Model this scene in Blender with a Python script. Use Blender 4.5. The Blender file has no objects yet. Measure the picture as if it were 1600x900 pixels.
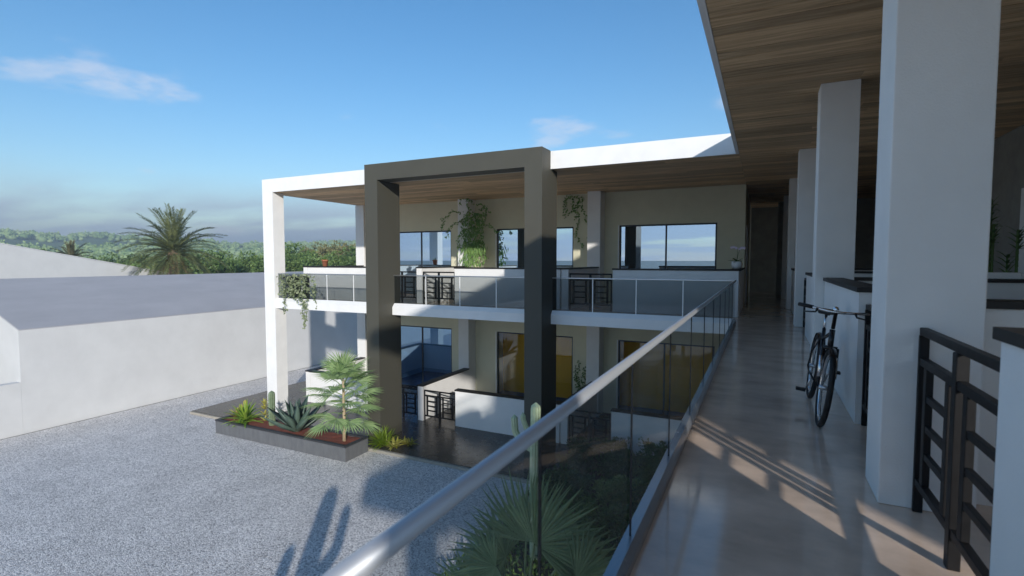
import bpy, bmesh, math, random
from mathutils import Vector, Matrix, noise
R = math.radians
rnd = random.Random(7)
scene = bpy.context.scene
col = scene.collection

# ---------------------------------------------------------------- camera
CZ = 5.75                      # camera height above the gravel; the gallery floor is 1.5 m below the camera
F_PX, YAW, PITCH = 805.0, R(25.93), R(-3.1)
cam_d = bpy.data.cameras.new('camera'); cam = bpy.data.objects.new('camera', cam_d); col.objects.link(cam)
cam.location = (0, 0, CZ); cam.rotation_euler = (math.pi/2 + PITCH, 0, YAW)
cam_d.sensor_width = 36; cam_d.lens = 36*F_PX/1600; cam_d.clip_start = 0.05; cam_d.clip_end = 9000
cam_d.dof.use_dof = True; cam_d.dof.focus_distance = 14; cam_d.dof.aperture_fstop = 2.8
scene.camera = cam
scene.cycles.max_bounces = 16; scene.cycles.diffuse_bounces = 8; scene.cycles.transparent_max_bounces = 16

# ---------------------------------------------------------------- sky and sun
SUN_EL = R(17.0)
to_sun = Vector((.61, -.79, 0)).normalized()*math.cos(SUN_EL) + Vector((0, 0, math.sin(SUN_EL)))
w = bpy.data.worlds.new('World'); scene.world = w; w.use_nodes = True
nt = w.node_tree; N = nt.nodes; L = nt.links; N.clear()
out = N.new('ShaderNodeOutputWorld'); bg = N.new('ShaderNodeBackground'); L.new(bg.outputs[0], out.inputs[0])
sky = N.new('ShaderNodeTexSky'); sky.sky_type = 'NISHITA'; sky.sun_disc = False
sky.sun_elevation = SUN_EL; sky.sun_rotation = math.atan2(to_sun.x, to_sun.y)
sky.air_density = 1.0; sky.dust_density = 0.15; sky.ozone_density = 2.2
bg.inputs[1].default_value = 0.15
def wmath(op, a, b=None, c=None):
    n = N.new('ShaderNodeMath'); n.operation = op
    for i, v in enumerate((a, b, c)):
        if v is None: continue
        if isinstance(v, (int, float)): n.inputs[i].default_value = v
        else: L.new(v, n.inputs[i])
    return n.outputs[0]
tc = N.new('ShaderNodeTexCoord'); sep = N.new('ShaderNodeSeparateXYZ'); L.new(tc.outputs['Generated'], sep.inputs[0])
zc = wmath('MAXIMUM', sep.outputs[2], 0.0)
den = wmath('ADD', zc, 0.10)
cmb = N.new('ShaderNodeCombineXYZ')
L.new(wmath('DIVIDE', sep.outputs[0], den), cmb.inputs[0]); L.new(wmath('DIVIDE', sep.outputs[1], den), cmb.inputs[1])
def wnoise(scale, detail, rough, loc, sc=(1, 1, 1)):
    m = N.new('ShaderNodeMapping'); m.inputs['Location'].default_value = loc; m.inputs['Scale'].default_value = sc
    m.inputs['Rotation'].default_value = (0, 0, R(26))
    L.new(cmb.outputs[0], m.inputs[0])
    n = N.new('ShaderNodeTexNoise'); n.inputs['Scale'].default_value = scale; n.inputs['Detail'].default_value = detail
    n.inputs['Roughness'].default_value = rough; L.new(m.outputs[0], n.inputs[0]); return n.outputs[0]
def wramp(v, a, b):
    n = N.new('ShaderNodeMapRange'); n.interpolation_type = 'SMOOTHSTEP'
    n.inputs[1].default_value = a; n.inputs[2].default_value = b; L.new(v, n.inputs[0]); return n.outputs[0]
small = wramp(wmath('MULTIPLY', wnoise(2.6, 9, .62, (5.01, .313, 0)), wramp(wnoise(.8, 2, .5, (9.21, .813, 0)), .45, .68)), .35, .58)
band0 = wmath('MULTIPLY', wramp(wnoise(.75, 7, .55, (1.2, 5.1, 0), (.45, 1, 1)), .30, .56), wmath('SUBTRACT', 1.0, wramp(zc, .06, .15)))
band = wmath('MAXIMUM', band0, wmath('MULTIPLY', .85, wmath('SUBTRACT', 1.0, wramp(zc, .005, .10))))
def wmix(fac, a, b):
    n = N.new('ShaderNodeMix'); n.data_type = 'RGBA'; L.new(fac, n.inputs[0])
    for k, v in ((6, a), (7, b)):
        if isinstance(v, tuple): n.inputs[k].default_value = v
        else: L.new(v, n.inputs[k])
    return n.outputs[2]
hs = N.new('ShaderNodeHueSaturation'); hs.inputs['Saturation'].default_value = 1.32; hs.inputs['Value'].default_value = .46
gm = N.new('ShaderNodeGamma'); gm.inputs[1].default_value = 1.0; L.new(sky.outputs[0], gm.inputs[0]); tn = N.new('ShaderNodeVectorMath'); tn.operation = 'MULTIPLY'; tn.inputs[1].default_value = (1.0, .97, .95)
L.new(gm.outputs[0], tn.inputs[0]); L.new(tn.outputs[0], hs.inputs['Color'])
c1 = wmix(wmath('MULTIPLY', band, .88), hs.outputs[0], (1.18, 1.36, 1.80, 1))
c2 = wmix(wmath('MULTIPLY', small, .42), c1, (2.5, 2.4, 2.5, 1))
L.new(c2, bg.inputs[0])

sun_d = bpy.data.lights.new('sun', 'SUN'); sun = bpy.data.objects.new('sun', sun_d); col.objects.link(sun)
sun_d.energy = 2.0; sun_d.angle = R(1.1); sun_d.color = (1.0, .95, .88)
sun.rotation_euler = to_sun.to_track_quat('Z', 'Y').to_euler(); sun.location = (0, 0, 60)
vs = scene.view_settings; vs.view_transform = 'Standard'; vs.look = 'None'; vs.gamma = 1; vs.use_curve_mapping = False
vs.exposure = 1.42

# ---------------------------------------------------------------- pixel -> point on a plane (photo is 1600 x 900)
_cy, _sy, _cp, _sp = math.cos(YAW), math.sin(YAW), math.cos(PITCH), math.sin(PITCH)
FW = Vector((-_sy*_cp, _cy*_cp, _sp)); RT = Vector((_cy, _sy, 0)); UP = RT.cross(FW)
def ray(px, py): return FW*F_PX + RT*(px-800) - UP*(py-450)
def at(px, py, ax, val):
    r = ray(px, py); i = 'xyz'.index(ax)
    v = val - (CZ if ax == 'z' else 0)
    return r*(v/r[i]) + Vector((0, 0, CZ))

# ---------------------------------------------------------------- materials
MATS = {}
def base_mat(name):
    m = bpy.data.materials.new(name); m.use_nodes = True; m.node_tree.nodes.clear(); MATS[name] = m
    return m, m.node_tree.nodes, m.node_tree.links
def rgba(c): return (c[0], c[1], c[2], 1)
def pbr(name, c, rough=.6, metal=0, var=.12, scale=6, bump=.0, bscale=60, stretch=(1, 1, 1), rvar=.1, objvar=0, spec=.5, detail=6):
    """Principled paint / stone / metal with noise in colour, gloss and relief, in world space."""
    m, n, l = base_mat(name)
    o = n.new('ShaderNodeOutputMaterial'); p = n.new('ShaderNodeBsdfPrincipled'); l.new(p.outputs[0], o.inputs[0])
    g = n.new('ShaderNodeNewGeometry'); mp = n.new('ShaderNodeMapping'); mp.inputs['Scale'].default_value = stretch
    l.new(g.outputs['Position'], mp.inputs[0])
    t = n.new('ShaderNodeTexNoise'); t.inputs['Scale'].default_value = scale; t.inputs['Detail'].default_value = detail
    t.inputs['Roughness'].default_value = .62
    l.new(mp.outputs[0], t.inputs[0])
    v = n.new('ShaderNodeMapRange'); v.inputs[1].default_value = .25; v.inputs[2].default_value = .75
    v.inputs[3].default_value = 1-var; v.inputs[4].default_value = 1+var; l.new(t.outputs[0], v.inputs[0])
    h = n.new('ShaderNodeHueSaturation'); h.inputs['Color'].default_value = rgba(c); val = v.outputs[0]
    if objvar:
        oi = n.new('ShaderNodeObjectInfo'); r = n.new('ShaderNodeMapRange'); r.inputs[3].default_value = 1-objvar; r.inputs[4].default_value = 1+objvar
        l.new(oi.outputs['Random'], r.inputs[0]); mu = n.new('ShaderNodeMath'); mu.operation = 'MULTIPLY'
        l.new(val, mu.inputs[0]); l.new(r.outputs[0], mu.inputs[1]); val = mu.outputs[0]
    l.new(val, h.inputs['Value']); l.new(h.outputs[0], p.inputs['Base Color'])
    rr = n.new('ShaderNodeMapRange'); rr.inputs[3].default_value = max(.02, rough-rvar); rr.inputs[4].default_value = min(1, rough+rvar)
    l.new(t.outputs[0], rr.inputs[0]); l.new(rr.outputs[0], p.inputs['Roughness'])
    p.inputs['Metallic'].default_value = metal; p.inputs['Specular IOR Level'].default_value = spec
    if bump:
        t2 = n.new('ShaderNodeTexNoise'); t2.inputs['Scale'].default_value = bscale; t2.inputs['Detail'].default_value = 4
        l.new(mp.outputs[0], t2.inputs[0])
        b = n.new('ShaderNodeBump'); b.inputs['Strength'].default_value = bump; b.inputs['Distance'].default_value = .01
        l.new(t2.outputs[0], b.inputs['Height']); l.new(b.outputs[0], p.inputs['Normal'])
    return m
pbr('white_paint', (.80, .795, .78), .7, var=.05, scale=2.2, bump=.25, bscale=90)
pbr('render_white', (.605, .605, .60), .8, var=.06, scale=1.2, bump=.3, bscale=70)
pbr('beige_paint', (.66, .635, .475), .75, var=.05, scale=2.0, bump=.25, bscale=90)
pbr('taupe_paint', (.066, .063, .048), .6, var=.05, scale=1.5, bump=.15, bscale=80)
pbr('charcoal_wall', (.27, .265, .24), .7, var=.22, scale=3, bump=.3, bscale=60)
pbr('cap_stone', (.012, .010, .009), .55, var=.3, scale=14)
pbr('black_metal', (.005, .005, .006), .5, var=.2, scale=20, spec=.3)
pbr('frame_metal', (.012, .018, .03), .4, var=.1, scale=12)
pbr('handrail_steel', (.52, .54, .57), .42, .55, var=.03, scale=3, rvar=.03)
pbr('steel', (.60, .61, .63), .34, 1, var=.03, scale=3, rvar=.03)
pbr('rail_base', (.30, .33, .37), .25, .6, var=.04, scale=3, rvar=.04)
pbr('chrome', (.75, .76, .78), .16, 1, var=.03, rvar=.03)
pbr('gallery_floor', (.68, .53, .42), .10, var=.30, scale=1.6, rvar=.07, spec=.75, stretch=(1, 1.6, 1), detail=9)
pbr('dark_paving', (.058, .050, .043), .26, var=.25, scale=4, rvar=.08, bump=.1, bscale=30)
pbr('kerb_stone', (.34, .31, .26), .8, var=.15, scale=8, bump=.3)
pbr('roof_sheet', (.40, .39, .40), .8, var=.10, scale=1.4, stretch=(1, .35, 1), bump=.25, bscale=25, detail=9)
pbr('planter_concrete', (.115, .12, .127), .8, var=.22, scale=9, stretch=(1, 1, .25), bump=.5, bscale=70)
pbr('planter_rim', (.03, .031, .036), .6, var=.2)
pbr('mulch', (.20, .055, .035), .95, var=.55, scale=45, bump=1, bscale=90)
pbr('soil', (.030, .026, .016), .95, var=.5, scale=14, bump=1, bscale=40)
pbr('gold_wall', (.92, .53, .03), .8, var=.05)
pbr('room_white', (.75, .80, .86), .8, var=.04)
pbr('blue_carpet', (.06, .11, .28), .9, var=.3, scale=40)
pbr('blue_door', (.10, .26, .62), .5, var=.05)
pbr('rubber', (.012, .012, .013), .7, var=.2)
pbr('bike_paint', (.010, .011, .014), .25, var=.1)
pbr('red_plastic', (.55, .06, .05), .4, var=.05)
pbr('terracotta', (.42, .15, .075), .8, var=.15, scale=20)
pbr('glazed_white', (.82, .82, .81), .2, var=.02)
pbr('bark', (.16, .11, .07), .9, var=.4, scale=14, bump=1, bscale=25)
pbr('pale_trunk', (.42, .33, .21), .9, var=.3, scale=20, bump=.8, bscale=40, stretch=(1, 1, 3))
pbr('dry_frond', (.20, .12, .06), .9, var=.4, scale=8)
pbr('petal', (.75, .62, .74), .6, var=.1)
pbr('field', (.075, .085, .04), .95, var=.4, scale=.08)

def leaf_mat(name, c, c2, scale=3, trans=.3, rough=.5, objvar=.12):
    m, n, l = base_mat(name)
    o = n.new('ShaderNodeOutputMaterial'); p = n.new('ShaderNodeBsdfPrincipled'); tr = n.new('ShaderNodeBsdfTranslucent')
    mx = n.new('ShaderNodeMixShader'); mx.inputs[0].default_value = trans
    g = n.new('ShaderNodeNewGeometry'); t = n.new('ShaderNodeTexNoise'); t.inputs['Scale'].default_value = scale; t.inputs['Detail'].default_value = 5
    l.new(g.outputs['Position'], t.inputs[0])
    add = n.new('ShaderNodeMath'); add.operation = 'ADD'; l.new(t.outputs[0], add.inputs[0])
    ri = n.new('ShaderNodeMath'); ri.operation = 'MULTIPLY_ADD'; ri.inputs[1].default_value = .5; ri.inputs[2].default_value = -.25
    l.new(g.outputs['Random Per Island'], ri.inputs[0]); l.new(ri.outputs[0], add.inputs[1])
    v = n.new('ShaderNodeMapRange'); v.inputs[1].default_value = .3; v.inputs[2].default_value = .7; l.new(add.outputs[0], v.inputs[0])
    cm = n.new('ShaderNodeMix'); cm.data_type = 'RGBA'; cm.inputs[6].default_value = rgba(c); cm.inputs[7].default_value = rgba(c2)
    l.new(v.outputs[0], cm.inputs[0])
    oi = n.new('ShaderNodeObjectInfo'); r = n.new('ShaderNodeMapRange'); r.inputs[3].default_value = 1-objvar; r.inputs[4].default_value = 1+objvar
    l.new(oi.outputs['Random'], r.inputs[0])
    h = n.new('ShaderNodeHueSaturation'); l.new(cm.outputs[2], h.inputs['Color']); l.new(r.outputs[0], h.inputs['Value'])
    l.new(h.outputs[0], p.inputs['Base Color']); l.new(h.outputs[0], tr.inputs[0])
    p.inputs['Roughness'].default_value = rough
    l.new(p.outputs[0], mx.inputs[1]); l.new(tr.outputs[0], mx.inputs[2]); l.new(mx.outputs[0], o.inputs[0])
    return m
leaf_mat('leaf_mid', (.055, .12, .025), (.13, .22, .05))
leaf_mat('leaf_dark', (.035, .075, .02), (.08, .14, .035))
leaf_mat('leaf_pale', (.12, .20, .045), (.24, .32, .10))
leaf_mat('leaf_lime', (.14, .26, .02), (.30, .42, .06))
leaf_mat('leaf_yellow', (.42, .38, .06), (.55, .52, .16))
leaf_mat('leaf_vine', (.12, .26, .06), (.26, .42, .12))
leaf_mat('leaf_fresh', (.09, .20, .04), (.22, .36, .10))
leaf_mat('leaf_grey', (.16, .20, .10), (.30, .34, .20))
leaf_mat('leaf_brown', (.12, .10, .04), (.20, .19, .08))
leaf_mat('palm_fan', (.12, .19, .075), (.22, .31, .14), scale=5)
leaf_mat('palm_fan_light', (.19, .30, .12), (.32, .44, .20), scale=5)
leaf_mat('tree_mid', (.12, .21, .045), (.25, .36, .10), scale=.9)
leaf_mat('tree_dark', (.085, .15, .04), (.18, .27, .075), scale=.9)
leaf_mat('tree_pale', (.14, .21, .06), (.26, .33, .12), scale=.9)
leaf_mat('tree_olive', (.17, .16, .065), (.28, .27, .12), scale=.9)
leaf_mat('palm_date', (.07, .09, .028), (.17, .19, .07), scale=.8, trans=.2)
leaf_mat('agave_skin', (.055, .10, .075), (.10, .155, .12), scale=6, trans=.05)
leaf_mat('cactus_skin', (.09, .14, .07), (.17, .22, .13), scale=9, trans=0)
leaf_mat('cactus_pale', (.38, .47, .28), (.50, .57, .38), scale=9, trans=0)
leaf_mat('fern_lime', (.12, .22, .01), (.26, .36, .03))
leaf_mat('wood_far', (.13, .21, .07), (.25, .33, .14), scale=.03, trans=0, rough=.9)  # part of the hill haze is put into this paler green
leaf_mat('hill_soil', (.12, .17, .07), (.27, .26, .16), scale=.012, trans=0, rough=.95)

def glass_mat(name, tint, gloss, fres=1.0, rough=.0, gc=(.92, .96, 1)):
    m, n, l = base_mat(name)
    o = n.new('ShaderNodeOutputMaterial'); t = n.new('ShaderNodeBsdfTransparent'); t.inputs[0].default_value = rgba(tint)
    g = n.new('ShaderNodeBsdfGlossy'); g.inputs['Roughness'].default_value = rough; g.inputs[0].default_value = rgba(gc)
    f = n.new('ShaderNodeFresnel'); f.inputs[0].default_value = 1.5
    ma = n.new('ShaderNodeMath'); ma.operation = 'MULTIPLY_ADD'; ma.use_clamp = True; ma.inputs[1].default_value = fres; ma.inputs[2].default_value = gloss
    l.new(f.outputs[0], ma.inputs[0]); mx = n.new('ShaderNodeMixShader'); l.new(ma.outputs[0], mx.inputs[0])
    l.new(t.outputs[0], mx.inputs[1]); l.new(g.outputs[0], mx.inputs[2]); l.new(mx.outputs[0], o.inputs[0])
    return m
glass_mat('window_glass', (.70, .84, 1.0), .80, .3, gc=(.66, .84, 1))
glass_mat('window_glass_gold', (.96, .96, .95), .05, .4, gc=(.80, .9, 1))
glass_mat('rail_glass', (.68, .70, .70), .01, .30)
glass_mat('rail_glass_near', (.92, .93, .93), .006, .12)
glass_mat('window_glass_low', (.70, .86, 1.0), .20, .5, gc=(.55, .78, 1))

def wood_mat(name):
    m, n, l = base_mat(name)
    o = n.new('ShaderNodeOutputMaterial'); p = n.new('ShaderNodeBsdfPrincipled'); l.new(p.outputs[0], o.inputs[0])
    g = n.new('ShaderNodeNewGeometry'); oi = n.new('ShaderNodeObjectInfo')
    off = n.new('ShaderNodeCombineXYZ'); mu = n.new('ShaderNodeMath'); mu.operation = 'MULTIPLY'; mu.inputs[1].default_value = 57
    l.new(oi.outputs['Random'], mu.inputs[0]); l.new(mu.outputs[0], off.inputs[0]); l.new(mu.outputs[0], off.inputs[1])
    ad = n.new('ShaderNodeVectorMath'); l.new(g.outputs['Position'], ad.inputs[0]); l.new(off.outputs[0], ad.inputs[1])
    mp = n.new('ShaderNodeMapping'); mp.inputs['Scale'].default_value = (.55, 9, 9); l.new(ad.outputs[0], mp.inputs[0])
    t = n.new('ShaderNodeTexNoise'); t.inputs['Scale'].default_value = 2.0; t.inputs['Detail'].default_value = 8; t.inputs['Roughness'].default_value = .6
    t.inputs['Distortion'].default_value = .8; l.new(mp.outputs[0], t.inputs[0])
    r = n.new('ShaderNodeValToRGB'); e = r.color_ramp.elements
    e[0].position = .28; e[0].color = (.36, .225, .115, 1); e[1].position = .72; e[1].color = (.82, .60, .36, 1)
    k = e.new(.5); k.color = (.64, .435, .24, 1)
    l.new(t.outputs[0], r.inputs[0])
    v = n.new('ShaderNodeMapRange'); v.inputs[3].default_value = .72; v.inputs[4].default_value = 1.24; l.new(oi.outputs['Random'], v.inputs[0])
    h = n.new('ShaderNodeHueSaturation'); l.new(r.outputs[0], h.inputs['Color']); l.new(v.outputs[0], h.inputs['Value'])
    l.new(h.outputs[0], p.inputs['Base Color']); p.inputs['Roughness'].default_value = .6
    b = n.new('ShaderNodeBump'); b.inputs['Strength'].default_value = .25; b.inputs['Distance'].default_value = .004
    l.new(t.outputs[0], b.inputs['Height']); l.new(b.outputs[0], p.inputs['Normal'])
wood_mat('soffit_wood')

def gravel_mat(name):
    m, n, l = base_mat(name)
    o = n.new('ShaderNodeOutputMaterial'); p = n.new('ShaderNodeBsdfPrincipled'); l.new(p.outputs[0], o.inputs[0])
    g = n.new('ShaderNodeNewGeometry')
    v = n.new('ShaderNodeTexVoronoi'); v.inputs['Scale'].default_value = 38; v.inputs['Randomness'].default_value = 1
    l.new(g.outputs['Position'], v.inputs['Vector'])
    sx = n.new('ShaderNodeSeparateColor'); l.new(v.outputs['Color'], sx.inputs[0])
    r = n.new('ShaderNodeValToRGB'); e = r.color_ramp.elements
    e[0].position = 0; e[0].color = (.27, .26, .255, 1); e[1].position = 1; e[1].color = (.88, .85, .81, 1)
    for pos, c in ((.22, (.51, .49, .48, 1)), (.6, (.70, .67, .65, 1))):
        k = e.new(pos); k.color = c
    l.new(sx.outputs[0], r.inputs[0])
    t = n.new('ShaderNodeTexNoise'); t.inputs['Scale'].default_value = .9; t.inputs['Detail'].default_value = 8; t.inputs['Roughness'].default_value = .7
    l.new(g.outputs['Position'], t.inputs[0])
    mr = n.new('ShaderNodeMapRange'); mr.inputs[1].default_value = .3; mr.inputs[2].default_value = .7; mr.inputs[3].default_value = .84; mr.inputs[4].default_value = 1.12
    l.new(t.outputs[0], mr.inputs[0])
    h = n.new('ShaderNodeHueSaturation'); l.new(r.outputs[0], h.inputs['Color']); l.new(mr.outputs[0], h.inputs['Value'])
    l.new(h.outputs[0], p.inputs['Base Color']); p.inputs['Roughness'].default_value = .9
    mh = n.new('ShaderNodeMapRange'); mh.inputs[1].default_value = 0; mh.inputs[2].default_value = .7; mh.inputs[3].default_value = 1; mh.inputs[4].default_value = 0
    l.new(v.outputs['Distance'], mh.inputs[0])
    b = n.new('ShaderNodeBump'); b.inputs['Strength'].default_value = .8; b.inputs['Distance'].default_value = .012
    l.new(mh.outputs[0], b.inputs['Height']); l.new(b.outputs[0], p.inputs['Normal'])
gravel_mat('gravel')

# ---------------------------------------------------------------- mesh helpers
class MB:
    def __init__(s): s.v = []; s.f = []
    def quad(s, *p):
        i = len(s.v); s.v += [tuple(q) for q in p]; s.f.append(tuple(range(i, i+len(p)))); return s
    def box(s, x0, x1, y0, y1, z0, z1):
        i = len(s.v)
        s.v += [(x0,y0,z0),(x1,y0,z0),(x1,y1,z0),(x0,y1,z0),(x0,y0,z1),(x1,y0,z1),(x1,y1,z1),(x0,y1,z1)]
        s.f += [tuple(i+k for k in q) for q in ((3,2,1,0),(4,5,6,7),(0,1,5,4),(1,2,6,5),(2,3,7,6),(3,0,4,7))]; return s
    def prism(s, poly, a, b, ax):
        """poly: list of 2D points in the plane across axis ax, extruded from a to b."""
        def P(u, v, t): return {'x': (t,u,v), 'y': (u,t,v), 'z': (u,v,t)}[ax]
        i = len(s.v); n = len(poly)
        s.v += [P(u, v, a) for u, v in poly] + [P(u, v, b) for u, v in poly]
        s.f += [tuple(i+k for k in range(n))[::-1], tuple(i+n+k for k in range(n))]
        s.f += [(i+k, i+(k+1) % n, i+n+(k+1) % n, i+n+k) for k in range(n)]; return s
    def tube(s, pts, rad, n=8, caps=True):
        pts = [Vector(p) for p in pts]; rads = rad if isinstance(rad, (list, tuple)) else [rad]*len(pts)
        i0 = len(s.v); ref = None
        for k, p in enumerate(pts):
            d = (pts[min(k+1, len(pts)-1)] - pts[max(k-1, 0)]).normalized()
            if ref is None: ref = d.orthogonal().normalized()
            a = (ref - d*ref.dot(d)).normalized(); b = d.cross(a); ref = a
            for j in range(n):
                t = 2*math.pi*j/n; s.v.append(tuple(p + (a*math.cos(t) + b*math.sin(t))*rads[k]))
        for k in range(len(pts)-1):
            for j in range(n):
                q = i0+k*n; s.f.append((q+j, q+(j+1) % n, q+n+(j+1) % n, q+n+j))
        if caps:
            s.f.append(tuple(i0+j for j in range(n))[::-1]); q = i0+(len(pts)-1)*n; s.f.append(tuple(q+j for j in range(n)))
        return s
    def torus(s, c, r, t, ax='x', n=40, m=8, sx=1.0):
        i0 = len(s.v); c = Vector(c)
        for k in range(n):
            a = 2*math.pi*k/n
            for j in range(m):
                b = 2*math.pi*j/m; rr = r + t*math.cos(b); s.v.append(tuple(c + Vector((t*sx*math.sin(b), rr*math.cos(a), rr*math.sin(a)))))
        for k in range(n):
            for j in range(m):
                s.f.append((i0+k*m+j, i0+((k+1) % n)*m+j, i0+((k+1) % n)*m+(j+1) % m, i0+k*m+(j+1) % m))
        return s
    def lathe(s, prof, c=(0, 0, 0), n=20):
        i0 = len(s.v); m = len(prof)
        for k in range(n):
            a = 2*math.pi*k/n
            for r, z in prof: s.v.append((c[0]+r*math.cos(a), c[1]+r*math.sin(a), c[2]+z))
        for k in range(n):
            for j in range(m-1): s.f.append((i0+k*m+j, i0+((k+1) % n)*m+j, i0+((k+1) % n)*m+j+1, i0+k*m+j+1))
        return s
    def mesh(s, name, mat, smooth=False, bevel=0):
        me = bpy.data.meshes.new(name); me.from_pydata(s.v, [], s.f)
        if bevel:
            b = bmesh.new(); b.from_mesh(me)
            bmesh.ops.bevel(b, geom=[e for e in b.edges if e.calc_face_angle(0) > .6], offset=bevel, segments=2, affect='EDGES', profile=.5)
            b.to_mesh(me); b.free()
        me.materials.append(MATS[mat])
        if smooth: me.polygons.foreach_set('use_smooth', [True]*len(me.polygons))
        me.update(); return me
    def build(s, name, mat, parent=None, smooth=False, bevel=0, world=True):
        o = obj(name, s.mesh(name, mat, smooth, bevel), parent)
        if parent is not None and world: o.location = -wloc(parent)
        return o
def wloc(o):
    v = Vector((0, 0, 0))
    while o is not None: v += o.location; o = o.parent
    return v
def obj(name, me, parent=None, loc=(0, 0, 0), rot=(0, 0, 0), sc=(1, 1, 1)):
    o = bpy.data.objects.new(name, me); col.objects.link(o); o.parent = parent
    o.location = loc; o.rotation_euler = rot; o.scale = sc; return o
def tag(o, label=None, cat=None, group=None, kind=None):
    for k, v in (('label', label), ('category', cat), ('group', group), ('kind', kind)):
        if v: o[k] = v
    return o
def thing(name, loc, label, cat, group=None, rz=0):
    o = obj(name, None, None, loc, (0, 0, rz)); o.empty_display_size = .2
    return tag(o, label, cat, group)
def copy_tree(o, parent=None):
    c = o.copy(); col.objects.link(c); c.parent = parent
    for ch in list(o.children): copy_tree(ch, c)
    return c
def B(*a): return MB().box(*a)

# levels (world z)
FL2, SOF, TOP, SLB, PLAT = 4.25, 8.20, 8.67, 4.0, .10

# ================================================================ setting: ground
g = MB(); g.quad((-4000,-4000,-.05),(4000,-4000,-.05),(4000,4000,-.05),(-4000,4000,-.05)); tag(g.build('ground', 'field'), kind='structure')
g = MB(); g.quad((-21.8,-40,0),(30,-40,0),(30,40,0),(-21.8,40,0)); tag(g.build('gravel_yard', 'gravel'), kind='structure')
# paved terrace under the far wing, with its pale kerb
pv = tag(B(-19.16, -.3, 11.90, 27, 0.002, PLAT).build('paved_terrace', 'dark_paving'), kind='structure')
kb = B(-19.16, -5.0, 11.82, 11.897, .003, .085).build('kerb', 'kerb_stone', pv)
nt2 = tag(B(-.29, 9, -1.4, 27, 0.003, PLAT).build('paved_walk', 'dark_paving'), kind='structure')

# hills: a belt of land far to the left
def hill_h(x, y):
    r = math.hypot(x, y); a = math.atan2(x, y)
    ridge = 1/(1+math.exp(-(r-430)/70)) - .75/(1+math.exp(-(r-1000)/90))
    h = 24 + 9*noise.noise(Vector((a*5.0, 3.3, 0))) + 5*noise.noise(Vector((a*14, 7.1, 0)))
    return ridge*h + 2.5*ridge*noise.noise(Vector((x*.02, y*.02, 4)))
v = []; f = []; NA, NR = 220, 40
for i in range(NA+1):
    a = R(-105) + R(125)*i/NA
    for j in range(NR+1):
        r = 230 + 1000*j/NR; x, y = r*math.sin(a), r*math.cos(a); v.append((x, y, hill_h(x, y) - .4))
for i in range(NA):
    for j in range(NR): q = i*(NR+1)+j; f.append((q, q+NR+1, q+NR+2, q+1))
me = bpy.data.meshes.new('hills'); me.from_pydata(v, [], f); me.materials.append(MATS['hill_soil'])
me.polygons.foreach_set('use_smooth', [True]*len(f)); tag(obj('hills', me), kind='structure')
# woodland on the hills: one mass of small crowns
def leaf_(m, p, d, ln):
    d = d.normalized(); sd = d.orthogonal().normalized()*ln*.4; i = len(m.v)
    m.v += [tuple(p), tuple(p+d*ln*.5+sd), tuple(p+d*ln), tuple(p+d*ln*.5-sd)]; m.f.append((i, i+1, i+2, i+3))
wd = MB(); rr = random.Random(3)
ico = bmesh.new(); bmesh.ops.create_icosphere(ico, subdivisions=1, radius=1); ICV = [vv.co.copy() for vv in ico.verts]; ICF = [[vv.index for vv in ff.verts] for ff in ico.faces]; ico.free()
for k in range(8500):
    a = R(rr.uniform(-86, 2)); r = 260 + 640*rr.random()**.8
    x, y = r*math.sin(a), r*math.cos(a)
    if noise.noise(Vector((x*.008, y*.008, 9))) < -.22: continue
    s = rr.uniform(1.5, 3.4); z = hill_h(x, y); i0 = len(wd.v); sx, sz = s*rr.uniform(.8, 1.4), s*rr.uniform(.7, 1.15)
    for c in ICV:
        q = 1 + .35*noise.noise(c*1.7 + Vector((k*1.3, 0, 0)))
        wd.v.append((x+c.x*sx*q, y+c.y*sx*q, z+sz*.6+c.z*sz*q))
    wd.f += [tuple(i0+t for t in ff) for ff in ICF]
    for _ in range(11):
        d = Vector((rr.gauss(0, 1), rr.gauss(0, 1), abs(rr.gauss(0, 1)))).normalized()
        leaf_(wd, Vector((x+d.x*sx*.85, y+d.y*sx*.85, z+sz*.6+d.z*sz*.85)), d + Vector((rr.uniform(-.8, .8), rr.uniform(-.8, .8), rr.uniform(-.3, .8))), s*rr.uniform(.35, .7))
tag(wd.build('woodland', 'wood_far', smooth=True), 'pale green woodland covering the far hills', 'woodland', kind='stuff')

# ================================================================ neighbouring buildings on the left
XE, ZE, XR, ZR, Y0, Y1 = -21.85, CZ-2.31, -26.6, CZ-.76, 8.0, 36.0
nb = thing('neighbour_building', (XE-4.7, 22, 0), 'long white building with grey sheet roof along the gravel yard', 'building')
MB().prism([(XE, 0), (2*XR-XE, 0), (2*XR-XE, ZE), (XR, ZR), (XE, ZE)], Y0, Y1, 'y').build('wall', 'render_white', nb)
MB().prism([(XE-.0, ZE+.004), (XR, ZR+.004), (2*XR-XE, ZE+.004), (2*XR-XE, ZE+.03), (XR, ZR+.035), (XE, ZE+.03)], Y0+.02, Y1, 'y').build('roof', 'roof_sheet', nb)
bw = thing('boundary_wall', (XE-.15, 0, 0), 'low white boundary wall in front of the grey roofed building', 'wall')
B(XE-.3, XE+.002, -25, Y0-.003, 0, CZ-4.02).build('wall_face', 'render_white', bw)
wh = thing('warehouse', (-48, 12, 0), 'white gabled warehouse rising behind the grey sheet roof', 'warehouse')
MB().prism([(-8, 0), (23.5, 0), (23.5, CZ-1.0), (8, CZ+2.2), (-8, CZ-1.0)], -60, -40, 'x').build('wall', 'render_white', wh)
MB().prism([(23.6, CZ-1.0), (8, CZ+2.205), (-8.1, CZ-1.0), (-8.1, CZ-.95), (8, CZ+2.25), (23.6, CZ-.95)], -60.1, -40.02, 'x').build('roof', 'render_white', wh)

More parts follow.
